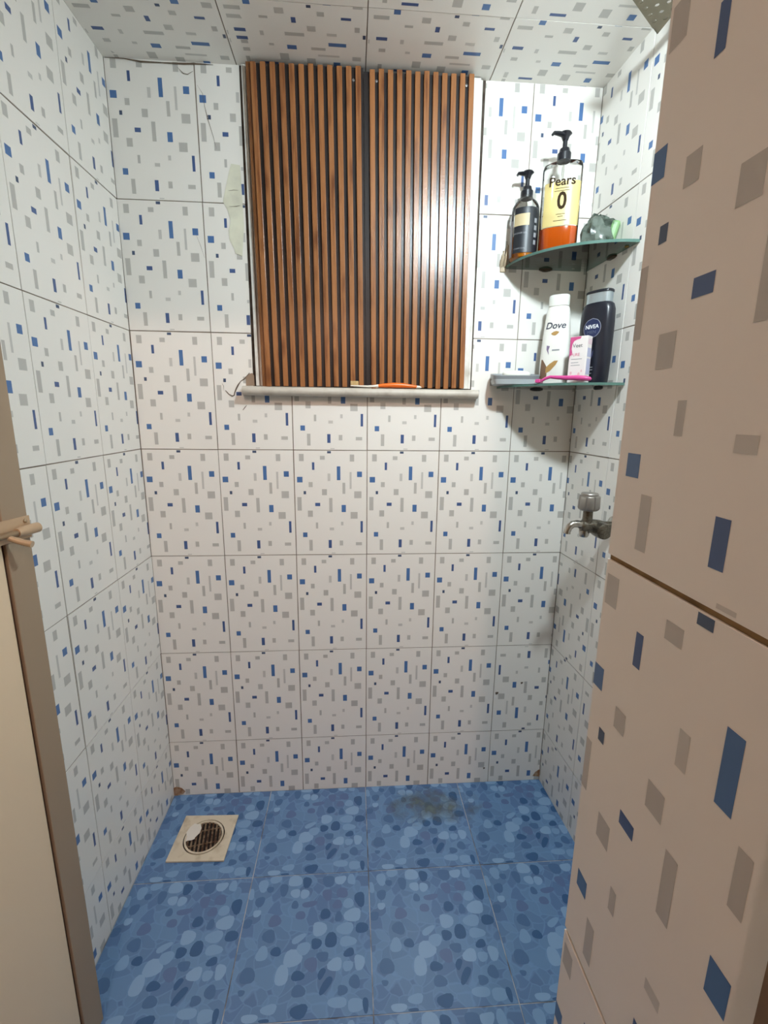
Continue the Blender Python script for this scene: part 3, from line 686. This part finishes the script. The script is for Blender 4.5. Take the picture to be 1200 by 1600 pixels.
dv = [(-.010 + .020 * t, .126 + .004 * sin(pi * t) + .003 * t) for t in [i / 8 for i in range(9)]] + [(.010 - .020 * t, .1285 - .006 * sin(pi * t) - .003 * t) for t in [i / 8 for i in range(1, 8)]]
v_, f_ = poly_on(DP, dv, .0006); MB().put(v_, f_).build('bird_emblem', GOLD, db)
for poly, m_ in (([(-.031, .018), (-.015, .026), (-.011, .040), (-.018, .052), (-.026, .064), (-.0295, .064), (-.0305, .045)], BRN),
                 ([(-.016, .030), (-.006, .034), (.008, .050), (.013, .060), (.004, .060), (-.008, .052), (-.016, .044)], GOLD),
                 ([(-.031, .010), (-.013, .022), (-.013, .031), (-.031, .030)], BRN)):
    v_, f_ = poly_on(DP, poly, .0005 if m_ is BRN else .0007); MB().put(v_, f_).build('leaf_print', m_, db)
VIO = mat('print_violet', rgb(128, 112, 140), .5)
v_, f_ = poly_on(DP, [(-.018, .088), (-.014, .080), (-.011, .074), (-.013, .086), (-.010, .096), (-.015, .090), (-.018, .098)], .0006); MB().put(v_, f_).build('swirl_print', VIO, db)
vs, fs = label_grid(DP, -.004, .014, .0845, .0875, .0006, 5, 1); MB().put(vs, fs).build('fine_print', INKGREY, db)

# navy body-wash bottle
NAVYP = mat('bottle_navy', rgb(28, 30, 40), .3); SILV = mat('cap_silver', rgb(176, 186, 188), .28, metal=.55); ROUND = mat('badge_blue', rgb(34, 46, 84), .4)
RIMS = mat('badge_rim', rgb(150, 152, 164), .35); INKW = mat('ink_white', rgb(232, 234, 238), .5); INKDIM = mat('ink_dim', rgb(96, 104, 124), .5); 
nb_ = empty('body_wash_bottle', (1.1490, -.1490, SH2), radians(-61)); tag(nb_, 'black-navy body wash bottle with silver cap and round badge on the lower shelf', 'bottle')
NP = [(0, .0355, .0175, 3.2), (.004, .0375, .019, 3.4), (.06, .0395, .0195, 3.4), (.14, .0400, .0195, 3.4), (.168, .0390, .0190, 3.3), (.180, .0355, .0178, 3.0), (.185, .030, .016, 2.8)]
MB().loft(NP, 40).build('bottle_body', NAVYP, nb_, smooth=True, sharp=50)
MB().loft([(.1845, .0305, .0160, 3.0), (.206, .0310, .0162, 3.0)], 36).build('cap', SILV, nb_, smooth=True, sharp=50)
MB().loft([(.206, .0322, .0170, 3.0), (.2105, .0322, .0170, 3.0), (.2125, .0300, .0155, 2.8)], 36).build('cap_lid', PUMPB, nb_, smooth=True, sharp=50)
ring = [(.001 + 0.0225 * cos(t), .127 + .0225 * sin(t)) for t in [2 * pi * i / 32 for i in range(32)]]
ring2 = [(.001 + 0.0212 * cos(t), .127 + .0212 * sin(t)) for t in [2 * pi * i / 32 for i in range(32)]]
v_, f_ = poly_on(NP, ring, .0005); MB().put(v_, f_).build('badge_rim', RIMS, nb_)
v_, f_ = poly_on(NP, ring2, .0008); MB().put(v_, f_).build('badge', ROUND, nb_)
text_on(NP, 'NIVEA', .001, .1300, .0122, .0012, INKW, nb_, 'lettering', bold=.0003, sx_=1.0)
text_on(NP, 'MEN', .001, .1180, .0095, .0012, INKDIM, nb_, 'lettering', sx_=1.2)
for zz, x0_, x1_ in ((.038, -.010, .012), (.032, -.010, .012), (.024, -.010, .010)):
    vs, fs = label_grid(NP, x0_, x1_, zz - .0009, zz + .0009, .0006, 4, 1); MB().put(vs, fs).build('fine_print', INKGREY, nb_)
v_, f_ = poly_on(NP, [(.006, .070), (.010, .078), (.009, .064), (.006, .058), (.003, .050), (.004, .062)], .0006); MB().put(v_, f_).build('swirl_print', mat('swirl_blue', rgb(74, 76, 110), .5), nb_)

# pink and white cream box
BOXW = mat('carton_white', rgb(236, 228, 224), .5); PINK = mat('carton_pink', rgb(206, 84, 138), .45); LILAC = mat('carton_lilac', rgb(190, 190, 214), .5); PINKT = mat('ink_pink', rgb(220, 120, 150), .5)
bx = empty('cream_box', (1.1075, -.1625, SH2), radians(-50)); tag(bx, 'small white carton with pink corner standing before the navy bottle', 'box')
BW, BD, BH = .042, .025, .107
MB().bbox(-BW / 2, BW / 2, -BD / 2, BD / 2, 0, BH, .0008).build('carton', BOXW, bx)
def flat(pts, y, name, m, parent): return MB().put([(x, y, z) for x, z in pts], [tuple(range(len(pts)))]).build(name, m, parent)
arc = [(-.0205, .054), (-.0185, .064), (-.0140, .067), (-.0140, .072), (-.0160, .080), (-.0150, .090), (-.0110, .097), (-.0040, .100), (.0030, .101), (.0060, .1062), (-.0205, .1062)]
flat(arc, -BD / 2 - .0003, 'corner_print', PINK, bx)
def flat_text(txt, x, z, size, y, m, parent, sx_=1.0, bold=0):
    vs, fs = text_geo(txt, size, 0, bold, sx_); MB().put([(x + a, y, z + b) for a, b in vs], fs).build('lettering', m, parent)
flat_text('Veet', -.002, .086, .0125, -BD / 2 - .0005, mat('ink_slate', rgb(104, 108, 112), .5), bx)
flat_text('PURE', -.006, .0655, .0095, -BD / 2 - .0005, PINKT, bx)
for zz, ww in ((.055, .026), (.047, .018), (.041, .022)):
    flat([(-.015, zz), (-.015 + ww, zz), (-.015 + ww, zz + .0012), (-.015, zz + .0012)], -BD / 2 - .0003, 'fine_print', INKGREY, bx)
for x_, z_, a_ in ((-.013, .024, .004), (.006, .020, .005), (-.003, .012, .004), (.012, .028, .003)):
    flat([(x_ + a_ * cos(t) * .6, z_ + a_ * sin(t)) for t in [2 * pi * i / 10 for i in range(10)]], -BD / 2 - .0003, 'flower_print', mat('petal_pink', rgb(228, 188, 190), .5) if x_ == -.013 else bpy.data.materials['petal_pink'], bx)
def side(pts, name, m): MB().put([(BW / 2 + .0003, y, z) for y, z in pts], [tuple(range(len(pts)))]).build(name, m, bx)
side([(-.010, .020), (.0105, .020), (.0105, .056), (-.010, .056)], 'side_print', LILAC); side([(-.010, .060), (.0105, .060), (.0105, .080), (-.010, .080)], 'side_print', LILAC)
side([(-.010, .088), (.0105, .088), (.0105, .100), (-.010, .100)], 'side_print', mat('carton_blush', rgb(232, 206, 212), .5))

# pink razor lying along the shelf edge
rz = empty('pink_razor', (1.0730, -.1690, SH2 + .0008), radians(-33))
rz.scale = (1.10, 1, 1.05); tag(rz, 'pink disposable razor lying along the front edge of the lower shelf', 'razor')
RP = mat('razor_pink', rgb(206, 74, 140), .3); RPL = mat('razor_pale', rgb(236, 196, 206), .35)
MB().sweep([(-.050, .000, .0050), (-.042, .001, .0105), (-.032, .002, .0138), (-.018, .002, .0125), (0, .001, .0110), (.022, 0, .0105), (.040, -.001, .0090), (.050, -.001, .0072), (.053, -.001, .0062)],
           [(.0038, .0028), (.0042, .0034), (.0046, .0036), (.0048, .0042), (.0052, .0050), (.0056, .0056), (.0056, .0056), (.0046, .0046), (.002, .002)], 14).build('handle', RP, rz, smooth=True)
MB().bbox(-.060, -.049, -.017, .019, .0005, .0085, .0015).build('razor_head', RP, rz)
MB().box(-.0615, -.0604, -.015, .017, .002, .0062).build('blade_strip', RPL, rz)['label'] = 'pale guard strip'

# grey soap dish with a white soap
DISH = mat('dish_grey', rgb(142, 146, 148), .35); DISH2 = mat('dish_tray', rgb(178, 184, 186), .35); SOAP = mat('soap_white', rgb(240, 238, 228), .4)
sdh = empty('soap_dish', (.9900, -.0520, SH2), radians(-8)); tag(sdh, 'grey plastic soap dish at the left end of the lower shelf', 'soap dish')
oA = [(0, .052, .032, 5), (.003, .057, .036, 5), (.014, .0585, .0375, 5), (.014, .0570, .0360, 5), (.004, .0540, .0330, 5), (.0038, .002, .002, 2)]
MB().loft([(0, .050, .031, 5), (.002, .056, .036, 5), (.013, .0595, .0385, 5), (.0135, .0580, .0370, 5), (.005, .054, .033, 5)], 44).build('drip_tray', DISH2, sdh, smooth=True, sharp=30)['label'] = 'paler drip tray'
MB().loft([(.006, .053, .0325, 5), (.013, .057, .036, 5), (.027, .0605, .0395, 5), (.0278, .0600, .0390, 5), (.0275, .0585, .0375, 5), (.019, .055, .034, 5), (.0188, .01, .006, 3)], 44, M=Matrix(((1, 0, 0, 0), (0, 1, 0, 0), (0, .13, 1, 0), (0, 0, 0, 1)))).build('dish_bowl', DISH, sdh, smooth=True, sharp=30)
so = tag(MB().loft([(0, .026, .016, 2.4), (.004, .034, .022, 2.4), (.010, .036, .024, 2.4), (.015, .032, .021, 2.4), (.0175, .022, .014, 2.3), (.0185, .008, .005, 2)], 36).build('soap_bar', SOAP, None, (.9930, -.0530, SH2 + .0192), (.13, 0, radians(-8)), smooth=True, sharp=60),
         'white bar of soap lying in the grey soap dish', 'soap')

# --- chrome tap on the right wall
CHROME = mat('worn_chrome', rgb(186, 182, 174), .22, metal=.95, vary=(160, rgb(150, 144, 134), .5, .7)); CHROMED = mat('tarnished_chrome', rgb(122, 116, 104), .34, metal=.85, vary=(240, rgb(92, 86, 76), .45, .65))
KNOB = mat('knob_grey', rgb(158, 152, 144), .36, metal=.6)
tp = empty('bib_tap', (1.1924, -.2480, .9300), SK); tag(tp, 'worn chrome tap with a fluted grey knob on the right wall', 'tap')
MB().sweep([(0, 0, 0), (-.006, 0, 0), (-.010, 0, 0)], [.024, .024, .016], 24).build('flange', CHROME, tp, smooth=True)
MB().sweep([(-.008, 0, 0), (-.030, 0, 0), (-.042, 0, 0), (-.062, 0, .001), (-.084, 0, .002), (-.088, 0, .002)], [.0115, .0125, .016, .017, .0145, .010], 20).build('tap_body', CHROMED, tp, smooth=True)
MB().sweep([(-.082, 0, .004), (-.098, 0, .0075), (-.108, 0, .006), (-.116, 0, -.001), (-.1195, 0, -.010), (-.120, 0, -.016)], [.0095, .0090, .0086, .0082, .0080, .0084], 18, up=(0, 1, 0)).build('spout', CHROME, tp, smooth=True)
MB().loft([(.010, .0135, .0135), (.018, .0115, .0115), (.042, .0110, .0110)], 18).build('stem', CHROMED, tp, (-.072, 0, 0), smooth=True)
kb = MB(); n = 72; vs = []; fs = []
kp = [(.040, .019), (.0425, .0225), (.046, .0245), (.072, .0240), (.0745, .0225), (.0755, .019), (.079, .0195), (.081, .018)]
for z_, r_ in kp:
    for i in range(n):
        fl_ = 1.0 if (i % 9) else (.90 if .043 < z_ < .074 else 1.0); t = 2 * pi * i / n
        vs.append((r_ * fl_ * cos(t), r_ * fl_ * sin(t), z_))
for k in range(len(kp) - 1):
    for i in range(n):
        j = (i + 1) % n; fs.append((k * n + i, k * n + j, (k + 1) * n + j, (k + 1) * n + i))
fs += [tuple(range(n - 1, -1, -1)), tuple((len(kp) - 1) * n + i for i in range(n))]
kb.put(vs, fs).build('knob', KNOB, tp, (-.072, 0, 0), smooth=True, sharp=40)
MB().sweep([(-.043, .004, -.006), (-.043, -.012, -.006), (-.043, -.020, -.006), (-.043, -.030, -.006), (-.043, -.033, -.006)], [.0185, .0195, .0195, .0185, .014], 24).build('side_plug', CHROMED, tp, smooth=True)
MB().loft([(-.024, .009, .009), (-.019, .0115, .0115), (-.008, .012, .012)], 18).build('lower_nut', CHROME, tp, (-.078, -.002, 0), smooth=True)

# --- floor drain
DRP = mat('drain_plate', rgb(214, 202, 180), .5, vary=(30, rgb(186, 170, 144), .5, .7)); DRB = mat('drain_grate', rgb(150, 128, 104), .45, metal=.5, vary=(90, rgb(84, 56, 40), .4, .6)); DRK = mat('drain_hole', rgb(28, 20, 16), .9); LINT = mat('drain_residue', rgb(226, 220, 210), .9)
fd = empty('floor_drain', (.1405, -.1600, .0005), radians(-2)); tag(fd, 'square cream floor drain with round rusty grate in the back left corner', 'drain')
hw, hd_ = .0775, .0725; rr = .0560; N = 48
def sq(t):
    c, s = cos(t), sin(t); k = 1 / max(abs(c), abs(s)); return (c * k * hw, s * k * hd_)
outer = [sq(2 * pi * (i + .5) / N) for i in range(N)]
for t in (pi / 4, 3 * pi / 4, 5 * pi / 4, 7 * pi / 4):
    i = min(range(N), key=lambda q: abs(2 * pi * (q + .5) / N - t)); outer[i] = (math.copysign(hw, cos(t)), math.copysign(hd_, sin(t)))
inner = [(rr * cos(2 * pi * (i + .5) / N), rr * sin(2 * pi * (i + .5) / N)) for i in range(N)]
vs = [(x, y, .004) for x, y in outer] + [(x, y, .005) for x, y in inner] + [(x, y, 0) for x, y in outer] + [(x, y, .001) for x, y in inner]
fs = []
for i in range(N):
    j = (i + 1) % N; fs += [(i, j, N + j, N + i), (2 * N + i, 2 * N + j, j, i), (N + i, N + j, 3 * N + j, 3 * N + i)]
MB().put(vs, fs).build('plate', DRP, fd)
MB().loft([(.0002, rr, rr), (.0009, rr - .001, rr - .001)], 40).build('well', DRK, fd)
rg = MB()
for i in range(48):
    a0, a1 = 2 * pi * i / 48, 2 * pi * (i + 1) / 48
    P_ = lambda r, a, z: (r * cos(a), r * sin(a), z)
    for (ra, rb_) in ((.0480, .0530),):
        rg.put([P_(ra, a0, .0055), P_(rb_, a0, .0055), P_(rb_, a1, .0055), P_(ra, a1, .0055), P_(ra, a0, .0012), P_(rb_, a0, .0012), P_(rb_, a1, .0012), P_(ra, a1, .0012)], [(0, 1, 2, 3), (0, 3, 7, 4), (1, 5, 6, 2)])
rg.build('ring', DRP, fd)
gb = MB()
for k in range(-4, 5):
    x = k * .0107; L = math.sqrt(.0485 ** 2 - x * x)
    gb.box(x - .0024, x + .0024, -L, L, .0018, .0042)
for k in (-1, 1):
    y = k * .022; L = math.sqrt(.0485 ** 2 - y * y)
    gb.box(-L, L, y - .0015, y + .0015, .0016, .0040)
gb.build('grate', DRB, fd, None, (0, 0, radians(12)))
rn = random.Random(5)
pts = [(-.036 + .020 * cos(t) * rn.uniform(.65, 1.2), .012 + .032 * sin(t) * rn.uniform(.7, 1.15)) for t in [2 * pi * i / 14 for i in range(14)]]
MB().prism(pts, .0054, .0064).build('residue', LINT, fd)['label'] = 'white residue stuck over the rim'

# --- perforated steel rack corner under the ceiling at the right
RACK = mat('rack_steel', rgb(132, 124, 106), .4, metal=.75)
rk = empty('perforated_rack', (1.160, -.2480, 1.9185), 0); tag(rk, 'perforated steel rack whose pointed corner hangs below the ceiling at upper right', 'rack')
def rack_plate():
    mb = MB(); c, s = cos(radians(-143)), sin(radians(-143))        # the slanting edge runs left and nearer
    nx, ny = 5, 6; cell = .021
    # oblique grid: a along -y, b along the slanting edge
    A = Vector((0, -1)); B = Vector((c, s))
    def P(i, j): v = A * i * cell + B * j * cell; return v
    for i in range(nx):
        for j in range(ny):
            q = [P(i, j), P(i + 1, j), P(i + 1, j + 1), P(i, j + 1)]
            ctr = sum(q, Vector((0, 0))) / 4
            hole = not (i == 0 and j == 0)
            m = 12
            if hole:
                ov = []; 
                for k in range(m):
                    t = 2 * pi * k / m; d = Vector((cos(t), sin(t)))
                    ov.append(ctr + d * .0042)
                # bridge from the parallelogram to the round hole
                allp = []
                for k in range(4): allp += [q[k], (q[k] + q[(k + 1) % 4]) / 2]
                cc = sorted(allp, key=lambda v: math.atan2((v - ctr).y, (v - ctr).x)); oo = sorted(ov, key=lambda v: math.atan2((v - ctr).y, (v - ctr).x))
                from mathutils.geometry import delaunay_2d_cdt
                pts = cc + oo; ed = [(8 + k, 8 + (k + 1) % m) for k in range(m)] + [(k, (k + 1) % 8) for k in range(8)]
                r = delaunay_2d_cdt(pts, ed, [], 0, 1e-6)
                for f in r[2]:
                    fc = sum((r[0][x] for x in f), Vector((0, 0))) / len(f)
                    if (fc - ctr).length < .0036: continue
                    mb.put([(r[0][x].x, r[0][x].y, 0) for x in f], [tuple(range(len(f)))])
            else:
                mb.put([(v.x, v.y, 0) for v in q], [(0, 1, 2, 3)])
    # turned-up rims
    for V, L in ((A, nx * cell), (B, ny * cell)):
        e = V * L; mb.put([(0, 0, 0), (e.x, e.y, 0), (e.x, e.y, .014), (0, 0, .014)], [(0, 1, 2, 3)])
    return mb
o = rack_plate().build('perforated_plate', RACK, rk)
md = o.modifiers.new('thickness', 'SOLIDIFY'); md.thickness = .0012
for (x, y) in ((-.010, -.09), (-.09, -.13)):
    MB().box(x - .004, x + .004, y - .004, y + .004, 0, .0580).build('hanger', RACK, rk)

# --- lamps
def bulb(name, spec, r, label, top):
    (x, y, z), colr, st = spec
    o = empty(name, (x, y, z), 0); tag(o, label, 'lamp')
    me = MB().loft([(-r, .002, .002)] + [(r * sin(a), r * cos(a), r * cos(a)) for a in [(-75 + 15 * i) * pi / 180 for i in range(10)]] + [(r * 1.05, r * .40, r * .40)], 24)
    me.build('glass_globe', mat(name + '_glow', (1, 1, 1, 1), .5, emit=(colr + (1,), st)), o, smooth=True)
    MB().loft([(r * 1.04, r * .44, r * .44), (top - .008, r * .5, r * .5), (top - .008, r * .9, r * .9), (top, r * .9, r * .9)], 24).build('lamp_holder', mat(name + '_holder', rgb(225, 225, 220), .5), o, smooth=True)
# round flat lamp hung under the niche ceiling, tilted down towards the back wall
(x_, y_, z_), c_, st_ = NICHE_LAMP
ln = empty('round_lamp', (x_, y_, z_), 0); tag(ln, 'round flat white lamp tilted on a stem under the niche ceiling', 'lamp')
dv_ = Vector((.12, .72, -.68)).normalized(); LM = dv_.to_track_quat('Z', 'Y').to_matrix().to_4x4()
LR = .040
MB().loft([(-.016, LR * .7, LR * .7), (-.012, LR * 1.0, LR * 1.0), (.0, LR * 1.1, LR * 1.1), (.002, LR * 1.1, LR * 1.1), (.002, LR * 1.02, LR * 1.02), (-.001, LR * 1.01, LR * 1.01)], 36, M=LM).build('housing', mat('lamp_housing', rgb(225, 225, 220), .5), ln, smooth=True)
MB().loft([(-.0006, LR, LR), (.0010, LR * .99, LR * .99)], 36, M=LM).build('diffuser', mat('lamp_glow', (1, 1, 1, 1), .5, emit=(c_ + (1,), st_)), ln)
MB().sweep([tuple(LM @ Vector((0, 0, -.014))), tuple(LM @ Vector((0, 0, -.03))), (.0, -.03, CEIL - z_ - .004), (.0, -.03, CEIL - z_)], [.006, .006, .010, .014], 12).build('stem', mat('lamp_stem', rgb(200, 200, 196), .5), ln, smooth=True)
bulb('hall_bulb', HALL_BULB, .035, 'warm light bulb in its holder under the hall ceiling', 2.5 - HALL_BULB[0][2])
